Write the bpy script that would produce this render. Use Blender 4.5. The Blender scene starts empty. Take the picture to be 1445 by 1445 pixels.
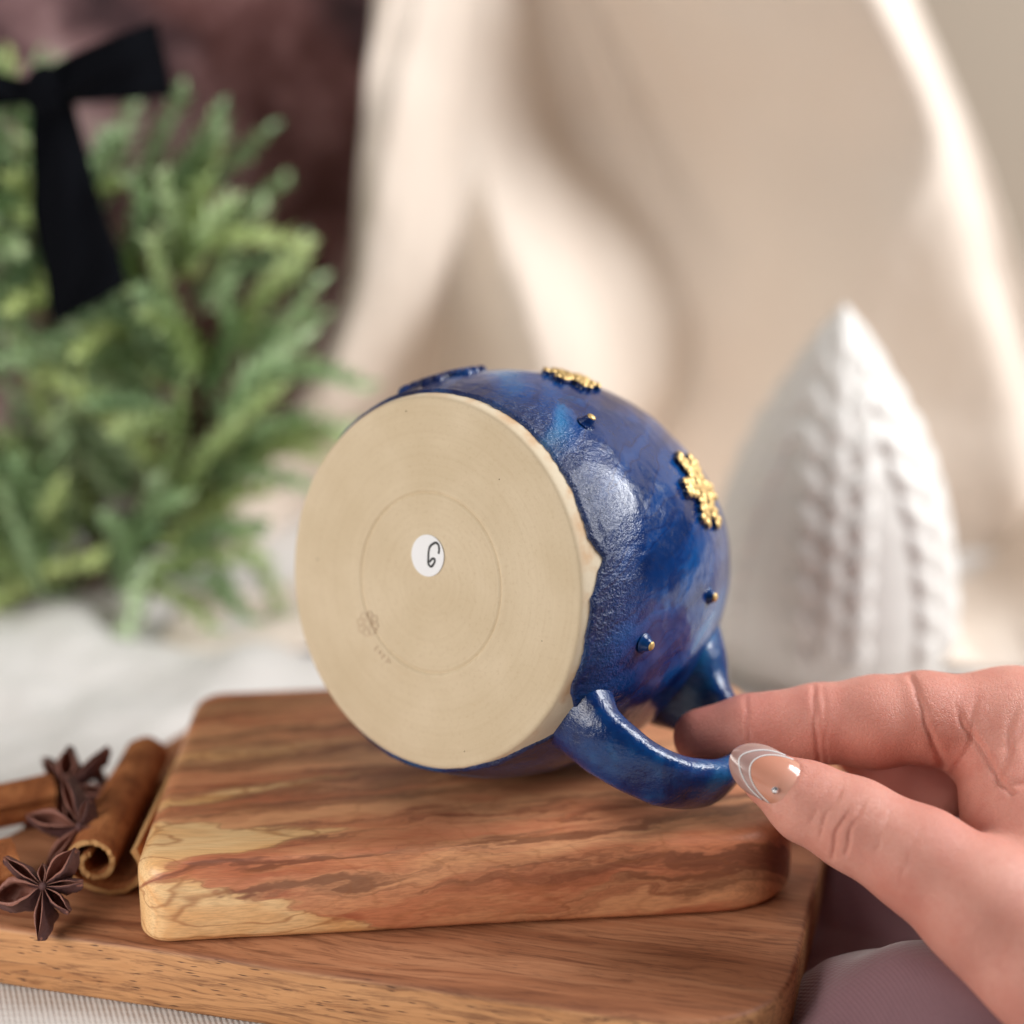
import bpy, bmesh, math, random
import numpy as np
from mathutils import Vector, Matrix, noise as mnoise
SC = bpy.context.scene
COL = SC.collection
S = 0.01                       # everything below is written in centimetres; meshes are stored in metres
rng = np.random.default_rng(7)
random.seed(7)

# ------------------------------------------------------------------ camera
F = 2610.0 / 1445.0            # focal length / frame width
TH = math.radians(17)
CAM = np.array([0, -42.57, 19.68])
RT = np.array([1, 0, 0.0]); UP = np.array([0, math.sin(TH), math.cos(TH)]); FW = np.array([0, math.cos(TH), -math.sin(TH)])
cd = bpy.data.cameras.new('camera'); cam = bpy.data.objects.new('camera', cd); COL.objects.link(cam)
cam.location = CAM * S; cam.rotation_euler = (math.radians(90) - TH, 0, 0)
cd.sensor_width = 36; cd.lens = 36 * F
cd.clip_start = 0.01; cd.clip_end = 20
cd.dof.use_dof = True; cd.dof.focus_distance = 0.416; cd.dof.aperture_fstop = 4.3
SC.camera = cam

# ------------------------------------------------------------------ light
W = bpy.data.worlds.new('World'); SC.world = W; W.use_nodes = True
W.node_tree.nodes['Background'].inputs[0].default_value = (0.95, 0.97, 1.0, 1)
W.node_tree.nodes['Background'].inputs[1].default_value = 0.05

def area(name, loc, target, sx, sy, power, color):
    l = bpy.data.lights.new(name, 'AREA'); l.shape = 'RECTANGLE'; l.size = sx * S; l.size_y = sy * S
    l.energy = power; l.color = color
    o = bpy.data.objects.new(name, l); COL.objects.link(o); o.location = Vector(loc) * S
    o.rotation_euler = (Vector(target) - Vector(loc)).to_track_quat('-Z', 'Y').to_euler()
    return o
area('window_light', (69, 6, 54), (2, 8, 4), 36, 44, 9.2, (0.98, 0.99, 1.0))
area('room_light', (-46, -38, 22), (-2, 0, 2), 30, 30, 2.55, (1.0, 0.955, 0.90))
area('ceiling_light', (-22, 4, 85), (-6, 6, 0), 34, 34, 0.7, (1.0, 0.98, 0.96))
SC.view_settings.view_transform = 'Standard'; SC.view_settings.look = 'None'
SC.view_settings.exposure = 0.22; SC.view_settings.gamma = 1

# ------------------------------------------------------------------ helpers
def ray(x, y): return RT * ((x - 722.5) / 2610.0) - UP * ((y - 722.5) / 2610.0) + FW
def on_z(x, y, z): v = ray(x, y); return CAM + v * ((z - CAM[2]) / v[2])
def on_y(x, y, Y): v = ray(x, y); return CAM + v * ((Y - CAM[1]) / v[1])
def on_d(x, y, d): return CAM + ray(x, y) * d

def obj(name, v, f, m=None, parent=None, smooth=True, loc=None):
    me = bpy.data.meshes.new(name)
    me.from_pydata((np.asarray(v, float) * S).tolist(), [], f if isinstance(f, list) else f.tolist())
    me.update()
    if smooth: me.polygons.foreach_set('use_smooth', [True] * len(me.polygons))
    if m is not None: me.materials.append(m)
    o = bpy.data.objects.new(name, me); COL.objects.link(o)
    if parent: o.parent = parent
    if loc is not None: o.location = Vector(loc) * S
    return o
def empty(name, loc=(0, 0, 0), parent=None):
    o = bpy.data.objects.new(name, None); COL.objects.link(o); o.location = Vector(loc) * S
    o.empty_display_size = .01
    if parent: o.parent = parent
    return o
def tag(o, label=None, cat=None, group=None, kind=None):
    if label: o['label'] = label
    if cat: o['category'] = cat
    if group: o['group'] = group
    if kind: o['kind'] = kind
    return o
def grid_faces(nu, nv, closed_u=False, off=0):
    f = []
    for i in range(nu if closed_u else nu - 1):
        i2 = (i + 1) % nu
        for j in range(nv - 1):
            f.append((off + i * nv + j, off + i2 * nv + j, off + i2 * nv + j + 1, off + i * nv + j + 1))
    return f
def cr(pts, n):                 # Catmull-Rom through points (any dimension)
    P = np.asarray(pts, float); P = np.vstack([2 * P[0] - P[1], P, 2 * P[-1] - P[-2]])
    out = []
    for i in range(1, len(P) - 2):
        for t in np.linspace(0, 1, n, endpoint=False):
            a, b, c, d = P[i - 1:i + 3]
            out.append(.5 * ((2 * b) + (-a + c) * t + (2 * a - 5 * b + 4 * c - d) * t * t + (-a + 3 * b - 3 * c + d) * t ** 3))
    out.append(P[-2]); return np.array(out)
def tube(path, rad, ns=10, flat=None):   # closed tube along a path; flat = (normal, factor) squashes it
    path = np.asarray(path, float); n = len(path)
    rad = np.broadcast_to(np.asarray(rad, float), (n,))
    T = np.gradient(path, axis=0); T /= np.linalg.norm(T, axis=1)[:, None] + 1e-12
    N = np.array([0, 0, 1.0]) if flat is None else np.asarray(flat[0], float)
    if flat is None and abs(T[0] @ N) > .9: N = np.array([1.0, 0, 0])
    vs = []
    for i in range(n):
        N2 = N - T[i] * (N @ T[i]); N2 /= np.linalg.norm(N2); B = np.cross(T[i], N2)
        if flat is None: N = N2
        for k in range(ns):
            a = 2 * math.pi * k / ns
            vs.append(path[i] + rad[i] * (math.cos(a) * B + math.sin(a) * N2 * (1 if flat is None else flat[1])))
    f = []
    for i in range(n - 1):
        for k in range(ns):
            k2 = (k + 1) % ns
            f.append((i * ns + k, i * ns + k2, (i + 1) * ns + k2, (i + 1) * ns + k))
    f.append(tuple(range(ns))[::-1]); f.append(tuple((n - 1) * ns + k for k in range(ns)))
    return np.array(vs), f
def merge(parts):
    V = []; Fa = []; o = 0
    for v, f in parts:
        V.append(np.asarray(v, float)); Fa += [tuple(i + o for i in q) for q in f]; o += len(v)
    return np.vstack(V), Fa
def ellipsoid(c, r, nu=14, nv=8):
    v = []; 
    for i in range(nu):
        for j in range(nv):
            a = 2 * math.pi * i / nu; b = -math.pi / 2 + math.pi * j / (nv - 1)
            v.append((c[0] + r[0] * math.cos(a) * math.cos(b), c[1] + r[1] * math.sin(a) * math.cos(b), c[2] + r[2] * math.sin(b)))
    return np.array(v), grid_faces(nu, nv, True)
def fbm(x, y, z=0.0, o=4): return mnoise.fractal(Vector((x, y, z)), 1.0, 2.0, o)
def sstep(a, b, x): t = np.clip((x - a) / (b - a), 0, 1); return t * t * (3 - 2 * t)

# ------------------------------------------------------------------ material builder
class M:
    def __init__(s, name):
        s.m = bpy.data.materials.new(name); s.m.use_nodes = True; s.nt = s.m.node_tree
        s.b = s.nt.nodes['Principled BSDF']; s.tc = s.n('ShaderNodeTexCoord')
        s.P = s.vm('SCALE', s.tc.outputs['Object'], scale=100.0)      # centimetres
    def n(s, t, **k):
        x = s.nt.nodes.new(t)
        for a, b in k.items(): setattr(x, a, b)
        return x
    def lk(s, a, b): s.nt.links.new(a, b)
    def put(s, sock, v):
        if hasattr(v, 'is_output') or isinstance(v, bpy.types.NodeSocket): s.lk(v, sock)
        else: sock.default_value = v
    def vm(s, op, a, b=None, scale=None):
        x = s.n('ShaderNodeVectorMath', operation=op); s.put(x.inputs[0], a)
        if b is not None: s.put(x.inputs[1], b)
        if scale is not None: s.put(x.inputs['Scale'], scale)
        return x.outputs['Value'] if op in ('LENGTH', 'DOT_PRODUCT') else x.outputs[0]
    def ma(s, op, a, b=0.0, c=None, clamp=False):
        x = s.n('ShaderNodeMath', operation=op, use_clamp=clamp); s.put(x.inputs[0], a); s.put(x.inputs[1], b)
        if c is not None: s.put(x.inputs[2], c)
        return x.outputs[0]
    def sep(s, v): x = s.n('ShaderNodeSeparateXYZ'); s.lk(v, x.inputs[0]); return x.outputs
    def comb(s, a, b, c):
        x = s.n('ShaderNodeCombineXYZ')
        for i, q in enumerate((a, b, c)): s.put(x.inputs[i], q)
        return x.outputs[0]
    def noise(s, vec, scale, detail=3.0, rough=.5, dist=0.0, color=False):
        x = s.n('ShaderNodeTexNoise'); s.lk(vec, x.inputs['Vector']); x.inputs['Scale'].default_value = scale
        x.inputs['Detail'].default_value = detail; x.inputs['Roughness'].default_value = rough; x.inputs['Distortion'].default_value = dist
        return x.outputs['Color' if color else 'Fac']
    def voro(s, vec, scale, feature='F1', out='Distance', rnd=1.0):
        x = s.n('ShaderNodeTexVoronoi', feature=feature); s.lk(vec, x.inputs['Vector']); x.inputs['Scale'].default_value = scale
        x.inputs['Randomness'].default_value = rnd
        return x.outputs[out]
    def scl(s, v, xyz): return s.vm('MULTIPLY', v, xyz)
    def mr(s, v, a, b, c=0.0, d=1.0, smooth=True):
        x = s.n('ShaderNodeMapRange'); x.interpolation_type = 'SMOOTHSTEP' if smooth else 'LINEAR'
        s.put(x.inputs[0], v)
        for i, q in enumerate((a, b, c, d)): s.put(x.inputs[i + 1], q)
        return x.outputs[0]
    def mix(s, f, a, b, mode='MIX'):
        x = s.n('ShaderNodeMix', data_type='RGBA', blend_type=mode); s.put(x.inputs[0], f)
        for i, q in ((6, a), (7, b)):
            s.put(x.inputs[i], (*q, 1) if isinstance(q, tuple) and len(q) == 3 else q)
        return x.outputs[2]
    def ramp(s, v, stops):
        x = s.n('ShaderNodeValToRGB'); s.lk(v, x.inputs[0]); e = x.color_ramp.elements
        while len(e) < len(stops): e.new(.5)
        for q, (p, c) in zip(e, stops): q.position = p; q.color = (*c, 1)
        return x.outputs[0]
    def bump(s, h, strength=.3, dist=.1, normal=None):
        x = s.n('ShaderNodeBump'); s.put(x.inputs['Strength'], strength); x.inputs['Distance'].default_value = dist * S
        s.lk(h, x.inputs['Height'])
        if normal is not None: s.lk(normal, x.inputs['Normal'])
        return x.outputs[0]
    def set(s, **k):
        for a, v in k.items():
            a = a.replace('_', ' ')
            if isinstance(v, tuple) and len(v) == 3 and a in ('Base Color', 'Specular Tint', 'Sheen Tint', 'Coat Tint'): v = (*v, 1)
            s.put(s.b.inputs[a], v)
        return s.m

def srgb(r, g, b):
    f = lambda c: c / 12.92 if c <= .04045 else ((c + .055) / 1.055) ** 2.4
    return tuple(f(c / 255) for c in (r, g, b))

# --- olive wood of the small board
def m_olive():
    s = M('olive_wood')
    w = s.noise(s.scl(s.P, (.06, .16, .16)), 1.0, 3, .5, color=True)
    w2 = s.noise(s.scl(s.P, (.35, 1.3, 1.3)), 1.0, 3, .5, color=True)
    p = s.vm('ADD', s.P, s.scl(s.vm('SUBTRACT', w, (.5, .5, .5)), (0, 2.2, 1.5)))
    p = s.vm('ADD', p, s.scl(s.vm('SUBTRACT', w2, (.5, .5, .5)), (0, .35, .3)))
    X, Y, Z = s.sep(p)[0:3]
    yy = s.ma('SUBTRACT', s.ma('SUBTRACT', Y, s.ma('MULTIPLY', X, .10)), -2.6)
    zz = s.ma('ADD', Z, 1.7)
    d = s.ma('SQRT', s.ma('ADD', s.ma('MULTIPLY', yy, yy), s.ma('MULTIPLY', s.ma('MULTIPLY', zz, zz), 1.6)))
    d = s.ma('ADD', d, s.ma('MULTIPLY', X, .085))
    ring = s.noise(s.comb(s.ma('MULTIPLY', d, 1.15), 0.0, s.ma('MULTIPLY', X, .02)), 1.0, 4, .62)
    fine = s.noise(s.comb(s.ma('MULTIPLY', d, 7.0), s.ma('MULTIPLY', Y, .2), s.ma('MULTIPLY', X, .08)), 1.0, 4, .6)
    grain = s.noise(s.scl(s.P, (1.2, 26, 26)), 1.0, 3, .6)
    brown = s.ramp(ring, [(.30, srgb(136, 74, 54)), (.40, srgb(194, 116, 82)), (.52, srgb(212, 136, 98)), (.60, srgb(178, 100, 70)), (.68, srgb(228, 164, 120))])
    cream = s.ramp(ring, [(.30, srgb(216, 152, 92)), (.42, srgb(240, 188, 128)), (.55, srgb(246, 206, 152)), (.66, srgb(232, 166, 100))])
    # sapwood: fingers of cream that run in from the left-hand end
    sx, sy, sz = s.sep(s.P)[0:3]
    q = s.ma('ADD', s.ma('SUBTRACT', sy, s.ma('MULTIPLY', sx, .22)), sz)
    wq = s.noise(s.comb(s.ma('MULTIPLY', sx, .45), s.ma('MULTIPLY', q, .9), 3.3), 1.0, 4, .6)
    wf = s.noise(s.comb(s.ma('MULTIPLY', sx, .9), s.ma('MULTIPLY', q, 4.0), 1.3), 1.0, 2, .5)
    qn = s.ma('ADD', q, s.ma('ADD', s.ma('MULTIPLY', s.ma('SUBTRACT', wq, .5), 1.5), s.ma('MULTIPLY', s.ma('SUBTRACT', wf, .5), .55)))
    bx = s.ma('ADD', s.ma('ADD', sx, 8.5), s.ma('MULTIPLY', s.ma('SUBTRACT', wf, .5), .9))
    def finger(c0, slope, half, length, soft):
        cen = s.ma('ADD', c0, s.ma('MULTIPLY', bx, slope))
        hw = s.ma('MULTIPLY', half, s.ma('SUBTRACT', 1.0, s.ma('DIVIDE', bx, length)))
        return s.mr(s.ma('SUBTRACT', hw, s.ma('ABSOLUTE', s.ma('SUBTRACT', qn, cen))), 0.0, soft)
    f1 = finger(-2.5, -.02, 1.3, 5.4, .30)
    f2 = finger(-4.8, -.235, 1.2, 7.6, .28)
    f3 = finger(-.35, .14, .5, 6.5, .35)
    f4 = finger(2.2, .06, .5, 9.5, .5)
    sap = s.ma('MAXIMUM', s.ma('MAXIMUM', f1, f2), s.ma('MAXIMUM', s.ma('MULTIPLY', f3, .9), s.ma('MULTIPLY', f4, .75)), clamp=True)
    brown = s.mix(s.mr(s.noise(s.comb(s.ma('MULTIPLY', sx, .10), s.ma('MULTIPLY', qn, .8), 9.1), 1.0, 4, .6), .40, .62), brown, srgb(232, 168, 122))
    dk = s.noise(s.comb(s.ma('MULTIPLY', sx, .09), s.ma('MULTIPLY', qn, 1.7), 5.7), 1.0, 5, .6)
    brown = s.mix(s.mr(dk, .47, .64, 0, .72), brown, srgb(104, 60, 42))
    c = s.mix(sap, brown, cream)
    # thin dark seam where sap meets heart
    seam = s.ma('MULTIPLY', s.mr(s.ma('ABSOLUTE', s.ma('SUBTRACT', sap, .45)), .35, .0), .35)
    c = s.mix(seam, c, srgb(140, 78, 44))
    line = s.mr(fine, .62, .72)
    line = s.ma('MULTIPLY', line, s.ma('SUBTRACT', 1.0, sap))
    c = s.mix(s.ma('MULTIPLY', line, .40), c, srgb(120, 66, 40))
    cn = s.noise(s.vm('ADD', s.scl(s.P, (.16, .30, .42)), s.scl(w2, (.25, .25, .25))), 1.0, 1.5, .5)
    fr = s.ma('ABSOLUTE', s.ma('SUBTRACT', s.ma('FRACT', s.ma('MULTIPLY', cn, 13.0)), .5))
    c = s.mix(s.ma('MULTIPLY', s.mr(fr, .11, .0), s.ma('ADD', .22, s.ma('MULTIPLY', sap, .38))), c, srgb(164, 98, 52))
    c = s.mix(s.mr(grain, .35, .7, 0.0, .28), c, srgb(128, 74, 46))
    h = s.ma('ADD', s.ma('MULTIPLY', grain, .6), s.ma('MULTIPLY', fine, .6))
    return s.set(Base_Color=c, Roughness=s.mr(grain, .2, .8, .34, .50), Normal=s.bump(h, .25, .03), Specular_IOR_Level=.5)
def m_acacia():
    s = M('mango_wood')
    R = s.n('ShaderNodeVectorRotate', rotation_type='Z_AXIS'); s.lk(s.P, R.inputs['Vector']); R.inputs['Angle'].default_value = math.radians(14.8)
    p = R.outputs[0]
    w = s.noise(s.scl(p, (.12, .5, .5)), 1.0, 3, .5, color=True)
    q = s.vm('ADD', p, s.scl(s.vm('SUBTRACT', w, (.5, .5, .5)), (0, 1.6, 1.2)))
    band = s.noise(s.scl(q, (.05, .9, .9)), 1.0, 5, .6)
    fine = s.noise(s.scl(q, (.5, 9, 9)), 1.0, 4, .65)
    top = s.ramp(band, [(.30, srgb(122, 74, 50)), (.45, srgb(160, 104, 72)), (.58, srgb(184, 128, 92)), (.70, srgb(140, 86, 58))])
    side = s.ramp(band, [(.28, srgb(178, 122, 78)), (.48, srgb(208, 154, 106)), (.62, srgb(190, 134, 88)), (.72, srgb(150, 98, 62))])
    Z = s.sep(s.P)[2]
    k = s.mr(s.ma('ADD', Z, s.ma('MULTIPLY', s.noise(p, 1.2, 2), .06)), -2.09, -2.00)
    c = s.mix(k, side, top)
    # open pores: short dark dashes along the grain
    pv = s.vm('ADD', s.scl(p, (2.0, 15.0, 15.0)), s.scl(s.noise(p, 1.3, 2, color=True), (.9, 1.6, 1.6)))
    vd = s.voro(pv, 1.0); vc = s.voro(pv, 1.0, out='Color')
    pick = s.ma('MULTIPLY', s.mr(s.sep(vc)[0], .30, .36), s.mr(s.noise(p, .7, 3), .34, .50))
    pore = s.ma('MULTIPLY', s.mr(vd, s.mr(s.sep(vc)[1], 0, 1, .20, .38), .10), pick)
    pore = s.ma('MULTIPLY', pore, s.mr(k, 0.0, 1.0, .92, .45))
    c = s.mix(s.mr(fine, .42, .72, 0, .7), c, srgb(100, 58, 40))
    c = s.mix(pore, c, srgb(74, 46, 34))
    h = s.ma('SUBTRACT', s.ma('MULTIPLY', fine, .5), pore)
    return s.set(Base_Color=c, Roughness=.55, Normal=s.bump(h, .35, .04), Specular_IOR_Level=.35)
def m_clay():
    s = M('bare_stoneware')
    X, Y, Z = s.sep(s.P)[0:3]
    r = s.ma('SQRT', s.ma('ADD', s.ma('MULTIPLY', X, X), s.ma('MULTIPLY', Y, Y)))
    n = s.noise(s.P, .5, 4); n2 = s.noise(s.P, 9, 4, .7)
    turn = s.noise(s.comb(s.ma('MULTIPLY', r, 9), s.ma('MULTIPLY', n, 1.5), 0.0), 1.0, 5, .7)
    speck = s.mr(s.voro(s.P, 1.7), .045, .02)
    speck = s.ma('MULTIPLY', speck, s.mr(s.sep(s.voro(s.P, 1.7, out='Color'))[0],   .55, .57))
    c = s.mix(s.mr(n, .3, .7), srgb(206, 187, 157), srgb(216, 198, 170))
    c = s.mix(s.mr(turn, .35, .7, 0, .22), c, srgb(192, 170, 138))
    c = s.mix(s.mr(n2, .5, .75, 0, .4), c, srgb(190, 166, 134))
    rim = s.ma('MULTIPLY', s.mr(r, 4.30, 4.42), s.mr(s.noise(s.P, 1.4, 3), .42, .62))
    c = s.mix(s.ma('MULTIPLY', s.mr(r, 4.30, 4.40), .6), c, srgb(232, 216, 190))
    c = s.mix(s.ma('MULTIPLY', rim, .55), c, srgb(200, 148, 96))
    c = s.mix(speck, c, srgb(84, 60, 44))
    h = s.ma('ADD', s.ma('MULTIPLY', turn, .8), s.ma('MULTIPLY', n2, .5))
    return s.set(Base_Color=c, Roughness=.82, Normal=s.bump(h, .3, .035), Specular_IOR_Level=.25)
def m_glaze(name='cobalt_glaze', handle=False):
    s = M(name)
    X, Y, Z = s.sep(s.P)[0:3]
    w = s.noise(s.P, .6, 3, color=True)
    ang = s.ma('ARCTAN2', s.ma('MULTIPLY', Y, -1.0), X)
    k = s.ma('SUBTRACT', s.ma('MULTIPLY', ang, 4.8), s.ma('MULTIPLY', Z, .50))     # the glaze ran at a slant round the belly
    k = s.ma('ADD', k, s.ma('MULTIPLY', s.ma('SUBTRACT', s.sep(w)[0], .5), 1.5)) if not handle else s.ma('MULTIPLY', X, 1.3)
    run = s.noise(s.comb(s.ma('MULTIPLY', k, .75), s.ma('MULTIPLY', Z, .16), 1.7), 1.0, 2.5, .5) if not handle else s.noise(s.P, .8, 3)
    cloud = s.noise(s.P, .36, 4, .55)
    fine = s.noise(s.P, 7, 4, .7)
    c = s.ramp(run, [(.38, srgb(4, 22, 66)), (.465, srgb(6, 48, 106)), (.56, srgb(7, 74, 138)), (.68, srgb(40, 122, 178))])
    c = s.mix(s.mr(cloud, .35, .68, 0, .5), c, srgb(8, 58, 120))
    line = s.ma('MULTIPLY', s.mr(s.ma('ABSOLUTE', s.ma('SUBTRACT', run, .46)), .016, .0), s.mr(cloud, .46, .56))
    c = s.mix(s.ma('MULTIPLY', line, .6), c, srgb(5, 26, 76))
    blot = s.mr(s.noise(s.comb(s.ma('MULTIPLY', k, .8), s.ma('MULTIPLY', Z, .55), 4.1), 1.0, 3, .5), .62, .69)
    c = s.mix(s.ma('MULTIPLY', blot, .8), c, srgb(6, 30, 84))
    c = s.mix(s.mr(fine, .52, .72, 0, .45), c, srgb(8, 18, 56))
    if handle: c = s.mix(.45, c, srgb(8, 26, 74))  # handle copy mixed towards navy: its shade is put into the glaze colour
    edge = s.mr(Z, 1.3, .35, 0, 1) if not handle else 0.0
    c = s.mix(s.ma('MULTIPLY', edge, .55), c, srgb(8, 20, 60))
    peel = s.noise(s.P, 5.0, 3, .6); micro = s.noise(s.P, 17, 3, .6)
    near = s.mr(Z, 2.2, .5, 0.05, 1.0) if not handle else .30
    slow = s.noise(s.P, 1.1, 2)
    h = s.ma('ADD', s.ma('MULTIPLY', s.ma('ADD', s.ma('MULTIPLY', peel, 1.0), s.ma('MULTIPLY', micro, .5)), near), s.ma('MULTIPLY', slow, .8))
    bn = s.bump(h, .9, .09)
    return s.set(Base_Color=c, Roughness=s.mr(fine, .3, .75, .14, .28), Normal=bn, Specular_IOR_Level=.5, Coat_Weight=.1, Coat_Roughness=.08)
def m_gold():
    s = M('gold_lustre')
    n = s.noise(s.P, 7, 3)
    return s.set(Base_Color=s.mix(n, (.56, .36, .13), (.76, .55, .25)), Metallic=.75, Roughness=.5, Normal=s.bump(n, .35, .03))
def m_plain(name, col, rough=.5, **k):
    s = M(name); return s.set(Base_Color=col, Roughness=rough, **k)
def m_ceramic():
    s = M('white_ceramic')
    return s.set(Base_Color=s.mix(s.noise(s.P, .4, 3), (.72, .685, .64), (.78, .75, .71)), Roughness=.38, Specular_IOR_Level=.4)
def m_cloth(name, a, b, weave=9.0, rib=False, rough=.9, bumpd=.04, sheen=.15, str_=.4):
    s = M(name)
    X, Y, Z = s.sep(s.P)[0:3]
    if rib:
        sl = s.ma('ADD', X, s.ma('MULTIPLY', Y, .35))
        u = s.ma('SINE', s.ma('MULTIPLY', sl, weave * 2.2)); v = s.ma('SINE', s.ma('MULTIPLY', Y, weave * 1.1))
    else:
        u = s.ma('SINE', s.ma('MULTIPLY', s.ma('ADD', X, s.ma('MULTIPLY', Y, .3)), weave * 6.28)); v = s.ma('SINE', s.ma('MULTIPLY', s.ma('SUBTRACT', s.ma('ADD', Y, Z), s.ma('MULTIPLY', X, .3)), weave * 6.28))
    h = s.ma('ADD', s.ma('MULTIPLY', u, .5), s.ma('MULTIPLY', v, .3))
    n = s.noise(s.P, 6, 4, .6); n2 = s.noise(s.P, .25, 3)
    c = s.mix(n2, a, b)
    c = s.mix(s.mr(n, .4, .8, 0, .12), c, tuple(q * .75 for q in a))
    return s.set(Base_Color=c, Roughness=rough, Sheen_Weight=sheen, Normal=s.bump(s.ma('ADD', s.ma('MULTIPLY', h, .5), n), str_, bumpd), Specular_IOR_Level=.2)
def m_backdrop():
    s = M('mottled_plaster')
    n = s.noise(s.P, .20, 5, .6, .4); n2 = s.noise(s.P, .5, 5, .65)
    c = s.ramp(s.ma('ADD', s.ma('MULTIPLY', n, .7), s.ma('MULTIPLY', n2, .3)), [(.35, srgb(40, 25, 29)), (.43, srgb(80, 54, 58)), (.495, srgb(146, 110, 112)), (.58, srgb(214, 180, 180))])
    Z = s.sep(s.P)[2]
    rust = s.ma('MULTIPLY', s.mr(s.noise(s.P, .11, 3), .46, .6), .35)
    c = s.mix(rust, c, srgb(140, 82, 72))
    return s.set(Base_Color=c, Roughness=.85, Normal=s.bump(n2, .3, .3))
def m_bark():
    s = M('cinnamon_bark')
    n = s.noise(s.scl(s.P, (1.2, 1.2, 1.2)), 1.0, 4, .6); st = s.noise(s.scl(s.P, (9, 1.0, 9)), 1.0, 4, .65)
    c = s.ramp(n, [(.3, srgb(122, 70, 40)), (.5, srgb(168, 102, 60)), (.7, srgb(194, 128, 80))])
    c = s.mix(s.mr(st, .45, .75, 0, .5), c, srgb(112, 62, 36))
    return s.set(Base_Color=c, Roughness=.78, Normal=s.bump(s.ma('ADD', st, s.noise(s.P, 14, 3)), .8, .06), Specular_IOR_Level=.25)
def m_bark_end():
    s = M('cinnamon_torn_edge'); n = s.noise(s.P, 10, 4, .7)
    return s.set(Base_Color=s.mix(n, srgb(170, 118, 70), srgb(226, 180, 122)), Roughness=.85, Normal=s.bump(n, .8, .06))
def m_anise(name, a, b, rough=.6):
    s = M(name); n = s.noise(s.P, 9, 5, .7); n2 = s.noise(s.P, 1.6, 3)
    c = s.mix(n, a, b); c = s.mix(s.mr(n2, .5, .8, 0, .3), c, srgb(120, 80, 72))
    return s.set(Base_Color=c, Roughness=rough, Normal=s.bump(n, .7, .06), Specular_IOR_Level=.4)
def m_leaf():
    s = M('wreath_leaf')
    oi = s.n('ShaderNodeObjectInfo'); r = oi.outputs['Random']
    c = s.ramp(r, [(0, srgb(70, 102, 72)), (.25, srgb(146, 182, 130)), (.5, srgb(196, 216, 180)), (.75, srgb(200, 214, 138)), (1, srgb(120, 152, 104))])
    n = s.noise(s.P, 3, 2)
    c = s.mix(s.mr(n, .35, .65, 0, .5), c, srgb(198, 216, 162))
    return s.set(Base_Color=c, Roughness=.5, Subsurface_Weight=0.0, Transmission_Weight=0.0, Specular_IOR_Level=.4)
def m_skin():
    s = M('skin')
    n = s.noise(s.P, .55, 4, .55); n2 = s.noise(s.P, 2.2, 4, .6)
    cells = s.voro(s.vm('ADD', s.P, s.scl(s.noise(s.P, 6, 2, color=True), (.1, .1, .1))), 13, 'DISTANCE_TO_EDGE'); por = s.noise(s.P, 30, 3, .7)
    c = s.mix(s.mr(n, .34, .66), srgb(209, 141, 124), srgb(222, 159, 142))
    c = s.mix(s.mr(n2, .40, .72, 0, .35), c, srgb(196, 114, 98))
    at = s.n('ShaderNodeAttribute', attribute_name='blush'); c = s.mix(s.ma('MULTIPLY', at.outputs['Fac'], .5), c, srgb(194, 98, 88))
    c = s.mix(s.mr(cells, .10, .0, 0, .16), c, srgb(176, 96, 82)); c = s.mix(s.mr(por, .5, .72, 0, .18), c, srgb(232, 178, 156))
    h = s.ma('ADD', s.ma('MULTIPLY', s.mr(cells, 0, .14), .8), s.ma('ADD', s.ma('MULTIPLY', por, .4), s.ma('MULTIPLY', s.noise(s.P, 7, 5, .65), 1.2)))
    return s.set(Base_Color=c, Roughness=.48, Subsurface_Weight=.22, Subsurface_Radius=(1.0, .35, .2), Subsurface_Scale=.0035,
                 Normal=s.bump(h, .42, .03), Specular_IOR_Level=.42)

OLIVE, MANGO, CLAY, GLAZE, GLAZEH, GOLD = m_olive(), m_acacia(), m_clay(), m_glaze(), m_glaze('cobalt_glaze_handle', True), m_gold()
CERAM = m_ceramic(); BACK = m_backdrop(); BARK = m_bark(); BARKEND = m_bark_end(); LEAF = m_leaf(); SKIN = m_skin()
CREAMCLOTH = m_cloth('cream_linen', srgb(226, 210, 195), srgb(233, 220, 207), 7)
TABLECLOTH = m_cloth('white_ribbed_cotton', (.64, .605, .575), (.70, .67, .645), 22.0, rib=True, str_=.45, bumpd=.05)
MAUVE = m_cloth('mauve_cotton', srgb(128, 94, 102), srgb(146, 110, 116), 34.0, rib=True, rough=.65, sheen=.35, str_=.35)
VELVET = m_plain('black_ribbon', (.0025, .003, .005), .95, Specular_IOR_Level=.1)
WALLM = m_plain('taupe_paint', srgb(172, 158, 142), .9)
ANISE = m_anise('anise_husk', srgb(58, 36, 38), srgb(114, 76, 74)); ANIN = m_anise('anise_inside', srgb(132, 82, 70), srgb(168, 116, 100), .42)

# ================================================================== SETTING
# wall far behind, on the right
wv = [(-60, 44, -12), (70, 44, -12), (70, 44, 60), (-60, 44, 60), (-60, 47, -12), (70, 47, -12), (70, 47, 60), (-60, 47, 60)]
tag(obj('wall', wv, [(0, 1, 2, 3), (5, 4, 7, 6), (3, 2, 6, 7), (1, 0, 4, 5), (4, 0, 3, 7), (1, 5, 6, 2)], WALLM, smooth=False), kind='structure')

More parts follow.
